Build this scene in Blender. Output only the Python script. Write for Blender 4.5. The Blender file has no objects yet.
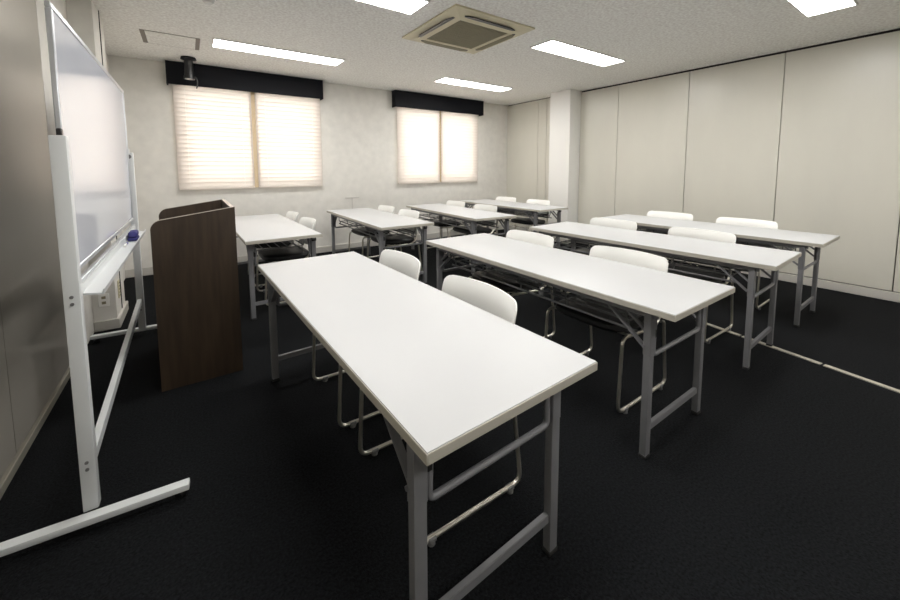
import bpy, bmesh, math, random
from mathutils import Vector, Matrix
random.seed(7)
C = bpy.context.scene.collection
PI = math.pi
XL, XR, YF, YB, ZC = -0.645, 5.24, 5.46, -2.4, 2.455

# ------------------------------------------------------------------ materials
def mat(name, col, rough=.5, metal=0., spec=.5, noise=None, bump=None, coat=0., trans=None):
    m = bpy.data.materials.new(name); m.use_nodes = True
    nt = m.node_tree; b = nt.nodes['Principled BSDF']
    b.inputs['Base Color'].default_value = (*col, 1)
    b.inputs['Roughness'].default_value = rough
    b.inputs['Metallic'].default_value = metal
    b.inputs['Specular IOR Level'].default_value = spec
    if coat:
        b.inputs['Coat Weight'].default_value = coat; b.inputs['Coat Roughness'].default_value = .05
    tc = nt.nodes.new('ShaderNodeTexCoord')
    if noise:                       # (scale, amount, stretch)
        sc, amt, st = noise
        mp = nt.nodes.new('ShaderNodeMapping'); mp.inputs['Scale'].default_value = st
        nz = nt.nodes.new('ShaderNodeTexNoise'); nz.inputs['Scale'].default_value = sc; nz.inputs['Detail'].default_value = 5
        rp = nt.nodes.new('ShaderNodeValToRGB')
        rp.color_ramp.elements[0].position = .3; rp.color_ramp.elements[1].position = .7
        rp.color_ramp.elements[0].color = (*[max(0, c*(1-amt)) for c in col], 1)
        rp.color_ramp.elements[1].color = (*[min(1, c*(1+amt)) for c in col], 1)
        nt.links.new(tc.outputs['Object'], mp.inputs['Vector']); nt.links.new(mp.outputs[0], nz.inputs['Vector'])
        nt.links.new(nz.outputs['Fac'], rp.inputs['Fac']); nt.links.new(rp.outputs['Color'], b.inputs['Base Color'])
    if bump:                        # (scale, strength)
        n2 = nt.nodes.new('ShaderNodeTexNoise'); n2.inputs['Scale'].default_value = bump[0]; n2.inputs['Detail'].default_value = 3
        bp = nt.nodes.new('ShaderNodeBump'); bp.inputs['Strength'].default_value = bump[1]; bp.inputs['Distance'].default_value = .004
        nt.links.new(tc.outputs['Object'], n2.inputs['Vector']); nt.links.new(n2.outputs['Fac'], bp.inputs['Height'])
        nt.links.new(bp.outputs[0], b.inputs['Normal'])
    return m

def emit(name, col, s):
    m = bpy.data.materials.new(name); m.use_nodes = True; nt = m.node_tree
    nt.nodes.remove(nt.nodes['Principled BSDF'])
    e = nt.nodes.new('ShaderNodeEmission'); e.inputs['Color'].default_value = (*col, 1); e.inputs['Strength'].default_value = s
    nt.links.new(e.outputs[0], nt.nodes['Material Output'].inputs['Surface'])
    return m

def slat_material():
    m = bpy.data.materials.new('blind_slat'); m.use_nodes = True; nt = m.node_tree
    b = nt.nodes['Principled BSDF']; b.inputs['Base Color'].default_value = (.82, .78, .74, 1); b.inputs['Roughness'].default_value = .5
    t = nt.nodes.new('ShaderNodeBsdfTranslucent'); t.inputs['Color'].default_value = (.92, .86, .82, 1)
    mx = nt.nodes.new('ShaderNodeMixShader'); mx.inputs[0].default_value = .5
    nt.links.new(b.outputs[0], mx.inputs[1]); nt.links.new(t.outputs[0], mx.inputs[2])
    nt.links.new(mx.outputs[0], nt.nodes['Material Output'].inputs['Surface'])
    return m

def glass_material():
    m = bpy.data.materials.new('window_glass'); m.use_nodes = True; nt = m.node_tree
    nt.nodes.remove(nt.nodes['Principled BSDF'])
    t = nt.nodes.new('ShaderNodeBsdfTransparent'); t.inputs['Color'].default_value = (.92, .95, .94, 1)
    g = nt.nodes.new('ShaderNodeBsdfGlossy'); g.inputs['Roughness'].default_value = .02
    fr = nt.nodes.new('ShaderNodeFresnel'); mx = nt.nodes.new('ShaderNodeMixShader')
    nt.links.new(fr.outputs[0], mx.inputs[0]); nt.links.new(t.outputs[0], mx.inputs[1]); nt.links.new(g.outputs[0], mx.inputs[2])
    nt.links.new(mx.outputs[0], nt.nodes['Material Output'].inputs['Surface'])
    return m

M = dict(
    wall=mat('wall_paper', (.74, .72, .675), .7, noise=(9, .05, (1, 1, 1)), bump=(180, .12)),
    wallR=mat('partition_panel', (.67, .65, .575), .32, noise=(3, .03, (1, 1, .3)), bump=(60, .03)),
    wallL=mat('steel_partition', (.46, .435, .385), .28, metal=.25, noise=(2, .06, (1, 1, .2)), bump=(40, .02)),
    dark=mat('dark_gap', (.02, .018, .015), .7),
    base=mat('skirting_vinyl', (.56, .54, .50), .45),
    ceil=mat('ceiling_board', (.90, .865, .825), .9, noise=(48, .16, (1, 1, 1)), bump=(75, .5)),
    carpet=mat('carpet', (.0068, .0074, .0083), .95, spec=.10, noise=(115, .9, (1, 1, 1)), bump=(200, 1.)),
    alu=mat('aluminium_strip', (.56, .53, .45), .4, metal=.6),
    top=mat('white_laminate', (.54, .545, .55), .42, spec=.28, noise=(2.5, .01, (1, 1, 1))),
    edge=mat('beige_edge', (.50, .475, .41), .5),
    leg=mat('grey_steel', (.215, .215, .226), .42, metal=.15, noise=(14, .06, (1, 1, 1))),
    rod=mat('dark_wire', (.20, .20, .205), .4, metal=.5),
    rubber=mat('black_rubber', (.012, .012, .012), .6),
    plastic=mat('white_plastic', (.86, .86, .83), .38, bump=(240, .05)),
    seat=mat('black_vinyl', (.010, .010, .011), .42, bump=(200, .15)),
    chrome=mat('satin_chrome', (.66, .63, .56), .28, metal=.85),
    glide=mat('grey_glide', (.17, .17, .17), .5),
    wood=mat('dark_walnut', (.042, .0275, .0165), .40, noise=(7, .28, (6, 6, .5))),
    woodedge=mat('walnut_edge', (.42, .37, .31), .45),
    wbframe=mat('white_enamel', (.66, .68, .685), .35),
    wbalu=mat('pale_aluminium', (.60, .62, .65), .3, metal=.6),
    wbface=mat('whiteboard_face', (.66, .68, .745), .08, spec=.5),
    eraser=mat('blue_felt', (.030, .030, .16), .6),
    blue=mat('blue_plastic', (.07, .06, .30), .4),
    pelmet=mat('black_pelmet', (.0035, .004, .007), .6, spec=.2, bump=(220, .2)),
    cream=mat('cream_plastic', (.66, .60, .42), .45),
    grille=mat('grille_dark', (.25, .225, .145), .6),
    black=mat('black_plastic', (.012, .012, .013), .35),
    white=mat('white_paint', (.84, .83, .80), .5),
    lampbox=mat('lamp_housing', (.72, .71, .68), .4),
    slat=slat_material(), glass=glass_material(),
    lampglow=emit('fluorescent_glow', (1., .98, .95), 11.0),
    cord=mat('blind_tape', (.62, .50, .33), .7),
)

# ------------------------------------------------------------------ mesh builder
class MB:
    def __init__(s): s.bm = bmesh.new(); s.mi = 0
    def _merge(s, tmp):
        me = bpy.data.meshes.new('tmp'); tmp.to_mesh(me); tmp.free()
        n0 = len(s.bm.faces); s.bm.from_mesh(me); bpy.data.meshes.remove(me)
        s.bm.faces.ensure_lookup_table()
        for f in s.bm.faces[n0:]: f.material_index = s.mi
    def box(s, x0, x1, y0, y1, z0, z1, bev=0., seg=2, rot=None):
        t = bmesh.new(); bmesh.ops.create_cube(t, size=1)
        for v in t.verts:
            v.co = Vector(((x0+x1)/2+v.co.x*(x1-x0), (y0+y1)/2+v.co.y*(y1-y0), (z0+z1)/2+v.co.z*(z1-z0)))
        if bev: bmesh.ops.bevel(t, geom=list(t.edges), offset=bev, segments=seg, affect='EDGES', profile=.6)
        if rot:
            c = Vector(((x0+x1)/2, (y0+y1)/2, (z0+z1)/2)); bmesh.ops.rotate(t, verts=t.verts, cent=c, matrix=rot)
        s._merge(t); return s
    def bar(s, a, b, w, h, up=(0, 0, 1), bev=.002):       # rectangular bar from a to b
        a, b, up = Vector(a), Vector(b), Vector(up)
        d = (b-a); L = d.length; d.normalize()
        sx = d.cross(up).normalized(); sz = sx.cross(d).normalized()
        t = bmesh.new(); bmesh.ops.create_cube(t, size=1)
        for v in t.verts: v.co = Vector((v.co.x*w, v.co.y*L, v.co.z*h))
        if bev: bmesh.ops.bevel(t, geom=list(t.edges), offset=bev, segments=2, affect='EDGES')
        mt = Matrix((sx, d, sz)).transposed()
        for v in t.verts: v.co = mt @ v.co + (a+b)/2
        s._merge(t); return s
    def cyl(s, a, b, r, n=16, r2=None):
        return s.tube([a, b], r, n, r2=r2)
    def tube(s, pts, r, n=10, bend=0., r2=None):
        P = [Vector(p) for p in pts]
        if bend and len(P) > 2:
            Q = [P[0]]
            for i in range(1, len(P)-1):
                u, w = P[i-1]-P[i], P[i+1]-P[i]
                bd = min(bend, u.length*.49, w.length*.49)
                p, q = P[i]+u.normalized()*bd, P[i]+w.normalized()*bd
                for k in range(7):
                    t = k/6; Q.append((1-t)**2*p+2*t*(1-t)*P[i]+t*t*q)
            Q.append(P[-1]); P = Q
        t = bmesh.new(); rings = []
        d0 = (P[1]-P[0]).normalized()
        nrm = d0.orthogonal().normalized()
        for i, p in enumerate(P):
            if i == 0: d = d0
            elif i == len(P)-1: d = (P[i]-P[i-1]).normalized()
            else: d = ((P[i+1]-P[i]).normalized()+(P[i]-P[i-1]).normalized()).normalized()
            nrm = (nrm-d*nrm.dot(d)).normalized(); bi = d.cross(nrm)
            rr = r if r2 is None else r+(r2-r)*i/(len(P)-1)
            rings.append([t.verts.new(p+(nrm*math.cos(2*PI*k/n)+bi*math.sin(2*PI*k/n))*rr) for k in range(n)])
        for i in range(len(rings)-1):
            for k in range(n): t.faces.new((rings[i][k], rings[i][(k+1) % n], rings[i+1][(k+1) % n], rings[i+1][k]))
        t.faces.new(rings[0][::-1]); t.faces.new(rings[-1])
        s._merge(t); return s
    def prism(s, poly, axis, a, b, bev=0.):               # polygon extruded along an axis
        t = bmesh.new()
        def pt(u, v, w): return {0: (w, u, v), 1: (u, w, v), 2: (u, v, w)}[axis]
        lo = [t.verts.new(pt(u, v, a)) for u, v in poly]; hi = [t.verts.new(pt(u, v, b)) for u, v in poly]
        n = len(poly)
        t.faces.new(lo); t.faces.new(hi[::-1])
        for k in range(n): t.faces.new((lo[k], hi[k], hi[(k+1) % n], lo[(k+1) % n]))
        bmesh.ops.recalc_face_normals(t, faces=t.faces)
        if bev: bmesh.ops.bevel(t, geom=list(t.edges), offset=bev, segments=2, affect='EDGES')
        s._merge(t); return s
    def build(s, name, m, parent=None, smooth=True):
        bmesh.ops.recalc_face_normals(s.bm, faces=s.bm.faces)
        me = bpy.data.meshes.new(name); s.bm.to_mesh(me); s.bm.free()
        for x in (m if isinstance(m, (list, tuple)) else [m]): me.materials.append(x)
        if smooth:
            me.polygons.foreach_set('use_smooth', [True]*len(me.polygons))
            me.set_sharp_from_angle(angle=math.radians(38))
        o = bpy.data.objects.new(name, me); C.objects.link(o)
        if parent: o.parent = parent
        return o

def thing(name, label, cat, loc=(0, 0, 0), rz=0., group=None):
    o = bpy.data.objects.new(name, None); C.objects.link(o); o.empty_display_size = .1
    o.location = loc; o.rotation_euler = (0, 0, rz); tag(o, label, cat, group); return o
def tag(o, label, cat, group=None):
    o['label'] = label; o['category'] = cat
    if group: o['group'] = group
    return o
def struct(o): o['kind'] = 'structure'; return o
def copy_tree(o, parent=None):
    c = o.copy(); C.objects.link(c)
    if parent: c.parent = parent
    for ch in [x for x in o.children]: copy_tree(ch, c)
    return c

# ------------------------------------------------------------------ room shell
struct(MB().box(XL-.6, XR+.3, YB-.2, YF+.3, -.10, 0).build('floor', M['carpet']))
struct(MB().box(XL-.6, XR+.3, YB-.2, YF+.3, ZC, ZC+.12).build('ceiling', M['ceil']))
# far wall with its two window openings
WIN = [(-.055, 1.555), (2.825, 4.43)]; WZ0, WZ1 = 1.01, 2.215
BL = [(-.100, 1.585), (2.788, 4.46)]; BZ0, BZ1 = .975, 2.33
b = MB()
xs = [XL-.2, WIN[0][0], WIN[0][1], WIN[1][0], WIN[1][1], XR+.2]
b.box(xs[0], xs[1], YF, YF+.2, 0, ZC); b.box(xs[2], xs[3], YF, YF+.2, 0, ZC); b.box(xs[4], xs[5], YF, YF+.2, 0, ZC)
for x0, x1 in WIN:
    b.box(x0, x1, YF, YF+.2, 0, WZ0); b.box(x0, x1, YF, YF+.2, WZ1, ZC)
struct(b.build('wall_far', M['wall'], smooth=False))
struct(MB().box(XL-.2, XR+.2, YB-.15, YB, 0, ZC).build('wall_back', M['wall'], smooth=False))

# right wall: sliding partition panels hung in a ceiling track
wr = struct(MB().box(XR+.03, XR+.15, YB, YF, 0, ZC).build('wall_right', M['dark'], smooth=False))
joints = [YB, -1.42, -.5, .415, 1.288, 2.2, 3.138, 3.78]
for y0, y1 in zip(joints[:-1], joints[1:]):
    MB().box(XR, XR+.03, y0+.003, y1-.003, .092, 2.425, .002, 1).build('panel', M['wallR'], wr)
for y0, y1 in ((4.18, 4.47), (4.47, 4.66), (4.66, YF)):
    MB().box(XR, XR+.03, y0+.003, y1-.003, .092, 2.44, .002, 1).build('panel', M['wallR'], wr)
struct(MB().box(XR-.012, XR+.03, YB, 3.78, 0, .083, .004, 1).build('baseboard_right', M['base']))
t1 = MB(); t1.box(XR-.035, XR-.004, YB, 3.78, 2.445, ZC-.001)
struct(t1.build('trim_1', M['ceil']))
col_ = struct(MB().box(4.98, XR+.03, 3.78, 4.18, 0, ZC-.001, .004, 1).build('wall_column', M['white']))
MB().box(4.97, XR, 3.77, 4.19, 0, .085, .003, 1).build('skirting', M['base'], col_)
struct(MB().box(XR-.012, XR+.03, 4.19, YF, 0, .083, .004, 1).build('baseboard_right_rear', M['base']))

# left wall: steel partition near the camera, plain wall and pilaster beyond it
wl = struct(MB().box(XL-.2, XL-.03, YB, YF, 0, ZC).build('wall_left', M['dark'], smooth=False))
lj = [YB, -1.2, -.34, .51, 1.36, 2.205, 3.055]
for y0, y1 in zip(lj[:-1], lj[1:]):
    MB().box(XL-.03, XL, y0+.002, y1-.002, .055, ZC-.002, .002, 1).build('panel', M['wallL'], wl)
MB().box(XL-.03, XL, 3.055+.003, YF, 0, ZC-.002).build('panel', M['wall'], wl)
struct(MB().box(XL-.03, XL+.008, YB, 3.055, 0, .04, .003, 1).build('baseboard_left', M['alu']))
pil = struct(MB().box(XL, -.51, 3.757, 4.20, 0, ZC-.002, .003, 1).build('wall_pilaster', M['wall']))
MB().box(XL, -.492, 3.74, 4.215, 0, .078, .004, 1).build('skirting', M['base'], pil)
MB().box(-.514, -.505, 3.995, 4.007, .08, ZC-.002).build('groove', M['dark'], pil)
struct(MB().box(XL, XR, YF-.012, YF+.01, 0, .092, .004, 1).build('baseboard_far', M['base']))
# floor track for the sliding partition, laid in short lengths
ft = MB()
a, bb = Vector((3.045, -.35, 0)), Vector((3.30, 1.25, 0))
d = (bb-a).normalized(); 
L = (bb-a).length
for k0, k1 in zip([0, .33, .86, 1.30], [.325, .855, 1.295, L]):
    p, q = a+d*(k0+.004), a+d*(k1-.004)
    ft.bar((p.x, p.y, .003), (q.x, q.y, .003), .036, .006, bev=.001)
struct(ft.build('trim_2', M['alu']))

# ------------------------------------------------------------------ windows, blinds, pelmets
for i, (x0, x1) in enumerate(WIN):
    w = MB(); f = .035
    w.box(x0, x1, YF+.10, YF+.15, WZ0, WZ0+f); w.box(x0, x1, YF+.10, YF+.15, WZ1-f, WZ1)
    for xx in (x0, (x0+x1)/2-f/2, x1-f): w.box(xx, xx+f, YF+.10, YF+.15, WZ0+f, WZ1-f)
    wo = struct(w.build('window_%d' % (i+1), M['wbalu']))
    MB().box(x0+f, (x0+x1)/2-f/2, YF+.122, YF+.127, WZ0+f, WZ1-f).build('glass_pane', M['glass'], wo, False)
    MB().box((x0+x1)/2+f/2, x1-f, YF+.122, YF+.127, WZ0+f, WZ1-f).build('glass_pane', M['glass'], wo, False)

def blind(x0, x1, label, seed):
    t = thing('venetian_blind', label, 'window blind', ((x0+x1)/2, YF-.042, BZ0), 0, 'closed blinds over the two windows')
    w = (x1-x0)/2-.003; s = MB(); H = BZ1-BZ0; pitch = .052; n = int((H-.06)/pitch)
    rnd = random.Random(seed)
    for k in range(n):
        z = .03+k*pitch; prof = []
        for j in range(5):
            u = j/4; prof.append((.004-.012*u+.003*math.sin(PI*u), z+u*(pitch+.010)))
        th = .0007
        poly = prof+[(y+th, zz) for y, zz in prof[::-1]]
        s.prism(poly, 0, -w, w)
    s.build('slats', M['slat'], t)
    MB().box(-w, w, -.014, .012, .002, .026, .004, 1).build('bottom_rail', M['slat'], t)
    MB().box(-w, w, -.018, .018, H-.03, H, .003, 1).build('head_rail', M['white'], t)
    for xx in (-w*.72, w*.72):
        MB().box(xx-.002, xx+.002, -.0125, -.0115, .02, H-.02).build('ladder_cord', M['white'], t)
    return t
def tape(x0, x1): pass
wn = [('window nearest the whiteboard', 0), ('far window near the column', 1)]
for nm, i in wn:
    x0, x1 = BL[i]; xm = (x0+x1)/2 + (-.012 if i == 0 else .0)
    g = .019 if i == 0 else .011
    blind(x0, xm-g, 'closed backlit blind, left half of the '+nm, 3+i*2)
    blind(xm+g, x1, 'closed backlit blind, right half of the '+nm, 4+i*2)
    struct(MB().box(xm-g-.03, xm+g+.03, YF-.026, YF-.018, BZ0+.01, BZ1, .002, 1).build('trim_%d' % (3+i), M['cord']))
def pelmet(x0, x1, label):
    t = thing('blind_pelmet', label, 'pelmet', ((x0+x1)/2, YF, 2.195), 0, 'black pelmets above the windows')
    w = (x1-x0)/2; b = MB()
    b.box(-w, w, -.125, -.11, 0, .255, .003, 1); b.box(-w, w, -.11, -.001, .24, .255)
    b.build('front_board', M['pelmet'], t)
    for s in (-1, 1):
        MB().box(min(s*w, s*(w-.015)), max(s*w, s*(w-.015)), -.112, -.001, 0, .242, .002, 1).build('side_board', M['pelmet'], t)
pelmet(-.15, 1.607, 'long black pelmet box over the window nearest the whiteboard')
pelmet(2.725, 4.53, 'shorter-looking black pelmet box over the far window near the column')

# ------------------------------------------------------------------ ceiling fittings
def ceiling_light(x0, y0, label):
    t = thing('ceiling_light', label, 'ceiling light', (x0+.62, y0+.14, ZC), 0, 'recessed fluorescent ceiling lights')
    b = MB(); X, Y = .635, .145
    b.box(-X, X, -Y, -Y+.012, -.012, -.001); b.box(-X, X, Y-.012, Y, -.012, -.001)
    b.box(-X, -X+.012, -Y+.012, Y-.012, -.012, -.001); b.box(X-.012, X, -Y+.012, Y-.012, -.012, -.001)
    b.build('frame', M['lampbox'], t)
    MB().box(-X+.012, X-.012, -Y+.012, Y-.012, -.007, -.002).build('diffuser', M['lampglow'], t)
for x0, y0, lb in ((.27, 4.21, 'long ceiling light strip in front of the window nearest the whiteboard'),
                   (2.93, 4.24, 'ceiling light strip in front of the far window near the column'),
                   (2.945, 2.445, 'ceiling light strip to the right of the air conditioner'),
                   (.275, 2.415, 'ceiling light strip cut by the top edge, left of the air conditioner'),
                   (2.97, .64, 'ceiling light strip cut by the top edge, above the right-hand wall panels'),
                   (.275, .64, 'ceiling light strip out of frame above the nearest table'),
                   (.275, -1.14, 'ceiling light strip behind the camera on the whiteboard side'),
                   (2.97, -1.14, 'ceiling light strip behind the camera on the panelled wall side')):
    ceiling_light(x0, y0, lb)
# cassette air conditioner
ac = thing('ceiling_air_conditioner', 'square cream cassette air conditioner set in the ceiling between the lights', 'air conditioner', (2.145, 2.775, ZC))
S = .43; b = MB()
ring = [(-S, -S), (S, -S), (S, S), (-S, S)]
def frame_ring(b, o, i, z0, z1):
    t = bmesh.new()
    vs = []
    for q, z in ((o, z0), (i, z1)):
        vs.append([t.verts.new((sx*q, sy*q, z)) for sx, sy in ((-1, -1), (1, -1), (1, 1), (-1, 1))])
    for k in range(4): t.faces.new((vs[0][k], vs[0][(k+1) % 4], vs[1][(k+1) % 4], vs[1][k]))
    b._merge(t)
frame_ring(b, S, S, -.001, -.014); frame_ring(b, S, .27, -.014, -.036); frame_ring(b, .27, .262, -.036, -.030)
b.build('panel', M['cream'], ac, False)
g = MB(); g.box(-.262, .262, -.262, .262, -.032, -.028)
for k in range(24):
    u = -.25+.5*k/23
    g.box(u-.004, u+.004, -.255, .255, -.035, -.031); 
for k in range(12):
    u = -.25+.5*k/11
    g.box(-.255, .255, u-.002, u+.002, -.0345, -.031)
g.build('intake_grille', M['grille'], ac, False)
for k in range(4):
    R = Matrix.Rotation(k*PI/2, 3, 'Z')
    def lo(poly, z0, z1, nm, m):
        t = MB(); t.prism(poly, 2, z0, z1)
        bmesh.ops.rotate(t.bm, verts=t.bm.verts, cent=(0, 0, 0), matrix=Matrix.Rotation(math.atan2(.022, .16), 3, 'X'))
        bmesh.ops.translate(t.bm, verts=t.bm.verts, vec=(0, -.335, -.027))
        bmesh.ops.rotate(t.bm, verts=t.bm.verts, cent=(0, 0, 0), matrix=R)
        return t.build(nm, m, ac, False)
    # slot opening, tilted with the panel, and its louvre
    lo([(-.275, -.008), (-.21, -.034), (.21, -.034), (.275, -.008), (.262, .034), (-.262, .034)], -.004, .002, 'air_slot', M['black'])
    if k in (1, 2): lo([(-.262, -.004), (-.2, -.026), (.2, -.026), (.262, -.004), (.25, .022), (-.25, .022)], -.010, -.006, 'louvre', M['grille'])
    else: lo([(-.245, .004), (.245, .004), (.245, .009), (-.245, .009)], -.007, -.005, 'louvre', M['rod'])
# access hatch
h = thing('access_hatch', 'flush rectangular access hatch in the ceiling above the lectern side', 'ceiling hatch', (-.066, 4.52, ZC))
b = MB()
b.box(-.225, .225, -.205, -.198, -.004, -.001); b.box(-.225, .225, .198, .205, -.004, -.001)
b.box(-.225, -.19, -.198, .198, -.004, -.001); b.box(.19, .225, -.198, .198, -.004, -.001)
b.build('rim', mat('hatch_rim', (.23, .20, .17), .5), h)
MB().box(-.188, .188, -.196, .196, -.005, -.001).build('door_panel', M['ceil'], h)
# smoke detector
sd = thing('smoke_detector', 'small round white smoke detector at the top edge of the ceiling', 'smoke detector', (.182, 3.285, ZC))
MB().cyl((0, 0, -.012), (0, 0, -.001), .055, 24).build('base', M['white'], sd)
MB().cyl((0, 0, -.035), (0, 0, -.012), .028, 24, r2=.045).build('sensor_head', M['lampbox'], sd)
# black ceiling mount
cm = thing('ceiling_mount', 'black cylindrical ceiling mount hanging before the left black pelmet', 'ceiling mount', (.066, 5.10, ZC))
MB().cyl((0, 0, -.022), (0, 0, -.001), .075, 28, r2=.068).build('flange', M['black'], cm)
MB().cyl((0, 0, -.21), (0, 0, -.022), .046, 24, r2=.040).build('stem', M['black'], cm)
MB().cyl((0, 0, -.235), (0, 0, -.20), .052, 24).build('collar', M['black'], cm)
MB().tube([(.05, 0, -.20), (.075, 0, -.24), (.07, 0, -.30), (.06, 0, -.33)], .006, 8, .03).build('cable', M['black'], cm)
# wall outlet / switch on the pilaster, small fitting under the windows
o = thing('wall_outlet', 'small white outlet plate low on the pilaster face behind the whiteboard tray', 'outlet', (-.578, 3.757, .235))
MB().box(-.032, .032, -.008, -.0005, -.05, .05, .003, 1).build('plate', M['white'], o)
for zz in (-.02, .02): MB().box(-.012, .012, -.0095, -.008, zz-.01, zz+.01).build('socket', M['grille'], o)
o = thing('wall_vent', 'narrow grey slotted plate low on the pilaster side', 'vent', (-.51, 3.90, .27))
MB().box(.0005, .008, -.03, .03, -.07, .07, .002, 1).build('plate', M['cream'], o)
s = MB()
for k in range(5): s.box(.008, .010, -.02, .02, -.055+k*.025, -.045+k*.025)
s.build('slots', M['grille'], o)
o = thing('wall_hook', 'faint pale T-shaped fitting on the far wall between the windows', 'wall fitting', (2.03, YF, .70))
MB().box(-.004, .004, -.006, -.0005, -.22, .085).build('stem', M['base'], o)
MB().box(-.11, .11, -.010, -.0005, .078, .092).build('crossbar', M['base'], o)

# ------------------------------------------------------------------ folding tables
TD, TL, TZ = .59, 1.80, .669
def make_table():
    t = thing('folding_table', '', 'table', group='white folding tables set in two rows')
    hx, hy = TD/2, TL/2
    tp = MB().box(-hx+.002, hx-.002, -hy+.002, hy-.002, TZ-.026, TZ, .003, 2).build('tabletop', M['top'], t)
    e = MB()
    for s in (-1, 1):
        e.box(min(s*hx, s*(hx-.003)), max(s*hx, s*(hx-.003)), -hy, hy, TZ-.0275, TZ-.003, .001, 1)
        e.box(-hx+.003, hx-.003, min(s*hy, s*(hy-.003)), max(s*hy, s*(hy-.003)), TZ-.0275, TZ-.003, .001, 1)
    e.build('edge_band', M['edge'], tp)
    zt = TZ-.027
    lx, ly = .247, hy-.116
    for sx in (-1, 1):
        MB().bar((sx*lx, -hy+.085, zt-.016), (sx*lx, hy-.085, zt-.016), .022, .030).build('top_rail', M['leg'], t)
    for sy in (-1, 1):
        for sx in (-1, 1):
            l = MB().box(sx*lx-.018, sx*lx+.018, sy*ly-.014, sy*ly+.014, .014, zt-.075, .003, 2)
            l.box(sx*lx-.0195, sx*lx+.0195, sy*ly-.0155, sy*ly+.0155, zt-.19, zt-.004, .002, 1)
            lo_ = l.build('leg', M['leg'], t)
            MB().box(sx*lx-.021, sx*lx+.021, sy*ly-.016, sy*ly+.016, 0, .016, .003, 1).build('foot_cap', M['rubber'], lo_)
            MB().box(sx*lx+.021, sx*lx+.038, sy*ly-.012, sy*ly+.012, zt-.125, zt-.085, .004, 1).build('lock_cap', M['rubber'], lo_) if sx < 0 else \
                MB().box(sx*lx-.017, sx*lx+.024, sy*ly-.019, sy*ly+.019, zt-.048, zt-.004, .004, 1).build('lock_cap', M['rubber'], lo_)
            xo = sx*(lx+.0) ; yi = sy*ly-sy*.016
            br = MB()
            br.bar((xo, yi, zt-.165), (xo, yi-sy*.165, zt-.030), .010, .022, up=(1, 0, 0))
            br.bar((xo-sx*.014, yi, zt-.105), (xo-sx*.014, yi-sy*.115, zt-.012), .010, .020, up=(1, 0, 0))
            br.cyl((xo-.024, yi+sy*.004, zt-.155), (xo+.024, yi+sy*.004, zt-.155), .006, 10)
            br.build('folding_brace', M['leg'], t)
        MB().bar((-lx+.019, sy*ly, .128), (lx-.019, sy*ly, .128), .018, .028).build('lower_crossbar', M['leg'], t)
        y = sy*(ly+.002)
        MB().tube([(-lx+.035, y, zt-.05), (-lx+.03, y, zt-.20), (lx-.03, y, zt-.20), (lx-.035, y, zt-.05)], .0095, 10, .022).build('upper_crossbar', M['leg'], t)
    # wire shelf under the top
    sh = MB(); zs = .545
    ys = hy-.24
    for k in range(7):
        x = -.195+.39*k/6
        sh.tube([(x, -ys, zs), (x, ys, zs)], .0042 if 0 < k < 6 else .006, 6)
    for k in range(5):
        y = -ys+2*ys*k/4
        sh.tube([(-.205, y, zt-.004), (-.200, y, zs-.006), (.200, y, zs-.006), (.205, y, zt-.004)], .0045, 6, .02)
    sh.build('wire_shelf', M['rod'], t)
    for sx in (-1, 1):
        b_ = MB().tube([(sx*.185, -ys-.04, .505), (sx*.185, ys+.04, .505)], .007, 8)
        for k in range(5):
            y = -ys+2*ys*k/4
            b_.tube([(sx*.185, y, .505), (sx*.185, y, zs)], .0045, 6)
        b_.build('lower_rail', M['rod'], t)
    return t
proto = make_table()
TABLES = [(.6253, 1.4923, 1.6, 'nearest and largest white folding table, in front of the lectern'),
          (1.7822, 1.5306, 0, 'white folding table second from the whiteboard in the nearer row'),
          (2.9630, 1.5442, 1.8, 'white folding table third from the whiteboard in the nearer row, over the floor strip'),
          (4.0381, 1.5399, .7, 'white folding table next to the right-hand panelled wall in the nearer row'),
          (.6132, 4.1065, .9, 'white folding table beside the lectern in the row by the windows'),
          (1.7827, 4.1089, -1., 'white folding table second from the lectern in the row by the windows'),
          (2.9303, 4.0431, -3.4, 'slightly turned white folding table third from the lectern in the row by the windows'),
          (4.1135, 4.2351, -.5, 'white folding table by the square column in the far right corner')]
for i, (x, y, r, lb) in enumerate(TABLES):
    o = proto if i == 0 else copy_tree(proto)
    o.location = (x, y, 0); o.rotation_euler = (0, 0, math.radians(r)); o['label'] = lb

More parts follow.
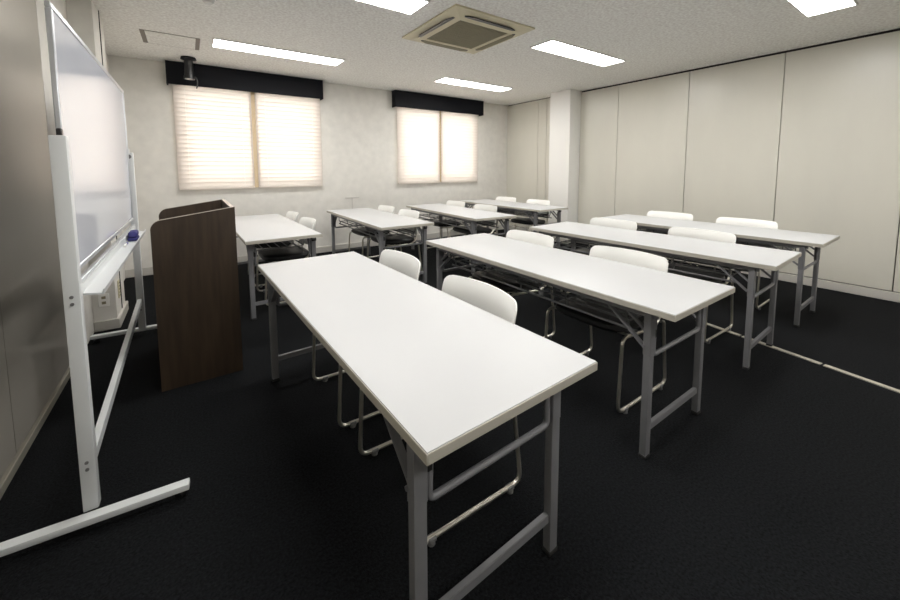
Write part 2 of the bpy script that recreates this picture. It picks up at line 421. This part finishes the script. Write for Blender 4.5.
# ------------------------------------------------------------------ chairs (sitter faces -X)
def make_chair():
    t = thing('stacking_chair', '', 'chair', group='white-backed chairs at the folding tables')
    # seat cushion
    s = MB(); tb = bmesh.new(); N = 10
    def sup(u, e): return math.copysign(abs(u)**e, u)
    rings = []
    for (zz, k) in ((.392, .80), (.396, .95), (.412, 1.0), (.430, .99), (.441, .93), (.446, .80), (.447, .5)):
        rg = []
        for j in range(36):
            a = 2*PI*j/36
            x = -.02+.215*k*sup(math.cos(a), .5); y = .222*k*sup(math.sin(a), .5)
            rg.append(tb.verts.new((x, y, zz-(.008*((x+.02)/.2) if x < .1 else .004))))
        rings.append(rg)
    for i in range(len(rings)-1):
        for j in range(36): tb.faces.new((rings[i][j], rings[i][(j+1) % 36], rings[i+1][(j+1) % 36], rings[i+1][j]))
    tb.faces.new(rings[0][::-1]); tb.faces.new(rings[-1])
    s._merge(tb); s.build('seat', M['seat'], t)
    # backrest: curved moulded shell
    tb = bmesh.new(); NY, NZ = 26, 12; zb, ztp, hw, cr = .462, .730, .238, .036
    grid = {}
    for side in (0, 1):
        for i in range(NY+1):
            u = -1+2*i/NY
            for j in range(NZ+1):
                v = j/NZ
                y = hw*u; z = zb+(ztp-zb)*v
                # rounded outline: pull corners in
                dy = abs(y)-(hw-cr); 
                for zc, sg in ((ztp-cr, 1), (zb+cr*1.6, -1)):
                    c_ = cr if sg > 0 else cr*1.6
                    dy2 = abs(y)-(hw-c_); dz = (z-zc)*sg
                    if dy2 > 0 and dz > 0:
                        r = math.hypot(dy2, dz); m = max(dy2, dz)
                        if r > 1e-6:
                            f = m/r
                            y = math.copysign(hw-c_+dy2*f, y); z = zc+sg*dz*f
                un = y/hw
                x = .232-.062*un*un + .035*(z-zb)/(ztp-zb) - .012*math.sin(PI*(z-zb)/(ztp-zb))
                edge = min(1-abs(u), v, 1-v)
                th = .010 if edge > .12 else .010*(.35+.65*edge/.12)
                grid[side, i, j] = tb.verts.new((x+(th if side else -th), y, z))
    for side in (0, 1):
        for i in range(NY):
            for j in range(NZ):
                q = [grid[side, i, j], grid[side, i+1, j], grid[side, i+1, j+1], grid[side, i, j+1]]
                tb.faces.new(q if side else q[::-1])
    for i in range(NY):
        for j in (0, NZ): tb.faces.new((grid[0, i, j], grid[0, i+1, j], grid[1, i+1, j], grid[1, i, j]))
    for j in range(NZ):
        for i in (0, NY): tb.faces.new((grid[0, i, j], grid[0, i, j+1], grid[1, i, j+1], grid[1, i, j]))
    m = MB(); m._merge(tb); m.build('backrest', M['plastic'], t)
    for sy in (-1, 1):
        y = sy*.232; yo = sy*.226
        f = MB()
        f.tube([(.160, y, .392), (.19, y, .385), (.236, y, .020), (-.236, y, .020), (-.216, y, .398),
                (.09, y, .378), (.165, yo, .425), (.200, sy*.200, .60)], .0085, 10, .045)
        f.build('sled_frame', M['chrome'], t)
        for x in (-.17, .18):
            g_ = MB().cyl((x, y, 0), (x, y, .016), .0135, 12)
            g_.box(x-.016, x+.016, y-.0115, y+.0115, .010, .026, .003, 1)
            g_.build('glide', M['glide'], t)
    for x, z in ((-.14, .388), (.06, .382)):
        MB().cyl((x, -.232, z), (x, .232, z), .007, 8).build('seat_crossbar', M['chrome'], t)
    return t
cp = make_chair()
who = ['the nearest table by the lectern', 'the nearer row\'s second table', 'the nearer row\'s third table',
       'the table by the right-hand wall', 'the window-row table beside the lectern', 'the second window-row table',
       'the third window-row table', 'the table by the far corner column']
CH = [(0, .766, 1.182, 0), (0, .758, 1.865, 1), (1, 1.915, 1.183, 0), (1, 1.905, 1.945, 1), (2, 3.110, 1.258, 0), (2, 3.110, 1.998, 1),
      (3, 4.165, 1.275, 0), (3, 4.165, 1.965, 1), (4, .738, 3.78, 0), (4, .735, 4.44, 1), (5, 1.915, 3.84, 0), (5, 1.920, 4.47, 1),
      (6, 3.060, 3.80, 0), (6, 3.092, 4.52, 1), (7, 4.25, 3.93, 0), (7, 4.25, 4.64, 1)]
jr = random.Random(4)
for k, (ti, x, y, far) in enumerate(CH):
    o = cp if k == 0 else copy_tree(cp)
    o.location = (x, y, 0); o.rotation_euler = (0, 0, math.radians(jr.uniform(-1.2, 1.2)))
    o['label'] = 'white-backed chair at %s, %s' % (who[ti], 'nearer the windows' if far else 'nearer the camera')

# ------------------------------------------------------------------ lectern
le = thing('lectern', 'tall dark brown wooden lectern standing beside the whiteboard', 'lectern', (0, 0, 0))
x0, x1, ya, yb = -.182, .215, 2.505, 3.235
def side_poly():
    zl, zr, r = .945, 1.003, .055
    P = [(x0, 0), (x1, 0), (x1, zr)]
    sl = (zr-zl)/(x1-x0); cx, cz = x0+r, zl+sl*r-r
    for k in range(9):
        a = PI/2+(PI/2)*k/8; P.append((cx+r*math.cos(a), cz+r*math.sin(a)))
    return P
le.location = ((x0+x1)/2, (ya+yb)/2, 0); off = Vector(le.location)
def lpart(b, nm, m, sm=True, par=None):
    bmesh.ops.translate(b.bm, verts=b.bm.verts, vec=-off); return b.build(nm, m, par or le, sm)
for y in (ya, yb-.02):
    sp = lpart(MB().prism(side_poly(), 1, y, y+.02), 'side_panel', M['wood'])
    b = MB(); pl = side_poly()[2:]
    for p, q in zip(pl[:-1], pl[1:]):
        b.bar((p[0], y+.01, p[1]+.0008), (q[0], y+.01, q[1]+.0008), .0195, .0022, up=(-(q[1]-p[1]), 0, q[0]-p[0]), bev=0)
    lpart(b, 'edge_strip', M['woodedge'], True, sp)
fp = lpart(MB().box(x1-.022, x1-.002, ya+.02, yb-.02, .01, 1.0), 'front_panel', M['wood'])
lpart(MB().box(x1-.022, x1-.002, ya+.02, yb-.02, 1.0, 1.0025), 'edge_strip', M['woodedge'], True, fp)
lpart(MB().bar((x0+.02, (ya+yb)/2, .86), (x1-.024, (ya+yb)/2, .90), yb-ya-.042, .02), 'desk_board', M['wood'])
lpart(MB().box(x0+.02, x1-.024, ya+.021, yb-.021, .52, .54), 'shelf', M['wood'])
lpart(MB().box(x0+.02, x1-.024, ya+.021, yb-.021, .03, .05), 'bottom_board', M['wood'])

# ------------------------------------------------------------------ mobile whiteboard
wb = thing('mobile_whiteboard', 'large white mobile whiteboard on a wheeled stand along the left wall', 'whiteboard', (-.34, 2.60, 0))
def wpart(b, nm, m, par=None, sm=True):
    bmesh.ops.translate(b.bm, verts=b.bm.verts, vec=(.34, -2.60, 0)); return b.build(nm, m, par or wb, sm)
bx, by0, by1, bz0, bz1 = -.345, 1.755, 3.43, .865, 1.768
wpart(MB().box(bx-.005, bx+.004, by0+.018, by1-.018, bz0+.018, bz1-.018), 'writing_surface', M['wbface'])
b = MB()
b.box(bx-.008, bx+.008, by0, by1, bz1-.02, bz1, .003, 1); b.box(bx-.008, bx+.008, by0, by1, bz0, bz0+.02, .003, 1)
b.box(bx-.008, bx+.008, by0, by0+.02, bz0+.02, bz1-.02, .003, 1); b.box(bx-.008, bx+.008, by1-.02, by1, bz0+.02, bz1-.02, .003, 1)
wpart(b, 'board_frame', M['wbalu'])
for yp, zt_ in ((1.705, 1.335), (3.475, 1.345)):
    wpo = wpart(MB().box(-.358, -.316, yp-.02, yp+.02, .047, zt_, .006, 2), 'post', M['wbframe'])
    s = MB()
    for z in (.806, .782, .225, .20): s.cyl((-.337, yp-.024, z), (-.337, yp-.018, z),   .0055, 12)
    wpart(s, 'bolt', M['glide'], wpo)
    yk = yp+(.034 if yp < 2 else -.034)
    wpart(MB().cyl((-.338, min(yp, yk), zt_-.03), (-.338, max(yp, yk), zt_-.03), .014, 16), 'pivot', M['glide'])
    wpart(MB().box(-.347, -.333, yk-.012, yk+.012, zt_-.01, zt_+.025, .003, 1), 'tilt_stop', M['black'] if yp < 2 else M['wbframe'])
for yp, rz in ((1.655, -4.5), (3.495, -5.0)):
    R = Matrix.Rotation(math.radians(rz), 3, 'Z')
    f = wpart(MB().box(-.63, -.055, yp-.019, yp+.019, .030, .054, .005, 2), 'foot', M['wbframe'])
    c = Vector((0, yp-2.60, 0))
    def turn(o):
        for v in o.data.vertices: v.co = R @ (v.co-c)+c
    turn(f)
    for xx in (-.60, -.085):
        k = MB()
        k.cyl((xx-.010, yp, .015), (xx+.010, yp, .015), .015, 18); k.box(xx-.014, xx+.014, yp-.012, yp+.012, .018, .032, .003, 1)
        bmesh.ops.rotate(k.bm, verts=k.bm.verts, cent=(xx, yp, 0), matrix=Matrix.Rotation(.9, 3, 'Z'))
        turn(wpart(k, 'caster', M['black']))
wpart(MB().bar((-.34, 1.72, .188), (-.34, 3.46, .262), .024, .042), 'lower_crossbar', M['wbframe'])
# pen tray
tr = [(-.328, .832), (-.322, .832), (-.322, .80), (-.272, .793), (-.268, .806), (-.264, .806), (-.267, .786), (-.328, .794)]
wpart(MB().prism(tr, 1, 1.745, 3.33), 'pen_tray', M['wbframe'])
wpart(MB().box(-.345, -.329, 1.745, 3.43, .785, .84, .002, 1), 'tray_rail', M['wbalu'])
# eraser and marker on the tray
er = thing('board_eraser', 'dark blue whiteboard eraser at the far end of the pen tray', 'eraser', (-.294, 2.93, .8005))
MB().box(-.022, .022, -.065, .065, 0, .016, .005, 2).build('felt_pad', M['eraser'], er)
MB().box(-.0215, .0215, -.062, .062, .016, .052, .015, 4).build('grip', M['eraser'], er)
mk = thing('marker_pen', 'thin blue marker pen lying on the whiteboard pen tray', 'marker', (-.308, 2.70, .8055))
MB().cyl((0, -.05, 0), (0, .03, 0), .006, 12).build('barrel', M['white'], mk)
MB().cyl((0, .03, 0), (0, .065, 0), .0068, 12).build('cap', M['blue'], mk)

# ------------------------------------------------------------------ daylight outside
w = bpy.data.worlds.new('sky'); bpy.context.scene.world = w; w.use_nodes = True
bg = w.node_tree.nodes['Background']; bg.inputs['Color'].default_value = (1., .97, .95, 1); bg.inputs['Strength'].default_value = 4.5

# ------------------------------------------------------------------ camera
cam = bpy.data.cameras.new('camera'); co = bpy.data.objects.new('camera', cam); C.objects.link(co)
pitch, roll, yaw = math.radians(4.918), math.radians(-.1988), math.radians(34.635)
fw = Vector((math.sin(yaw)*math.cos(pitch), math.cos(yaw)*math.cos(pitch), -math.sin(pitch)))
rt = Vector((math.cos(yaw), -math.sin(yaw), 0)); up = rt.cross(fw)
r2 = rt*math.cos(roll)+up*math.sin(roll); u2 = -rt*math.sin(roll)+up*math.cos(roll)
co.matrix_world = Matrix.Translation((0, 0, 1.2251)) @ Matrix((r2, u2, -fw)).transposed().to_4x4()
cam.sensor_width = 36; cam.lens = 372.385/900*36
cam.shift_x = (450-446.237)/900; cam.shift_y = (200.408-300)/900
cam.clip_start = .05
sc = bpy.context.scene; sc.camera = co
vs = sc.view_settings; vs.view_transform = 'Standard'; vs.look = 'None'; vs.gamma = 1; vs.use_curve_mapping = False
vs.exposure = 1.14
sc.cycles.max_bounces = 10; sc.cycles.diffuse_bounces = 6; sc.cycles.sample_clamp_indirect = 8
sc.cycles.use_denoising = True
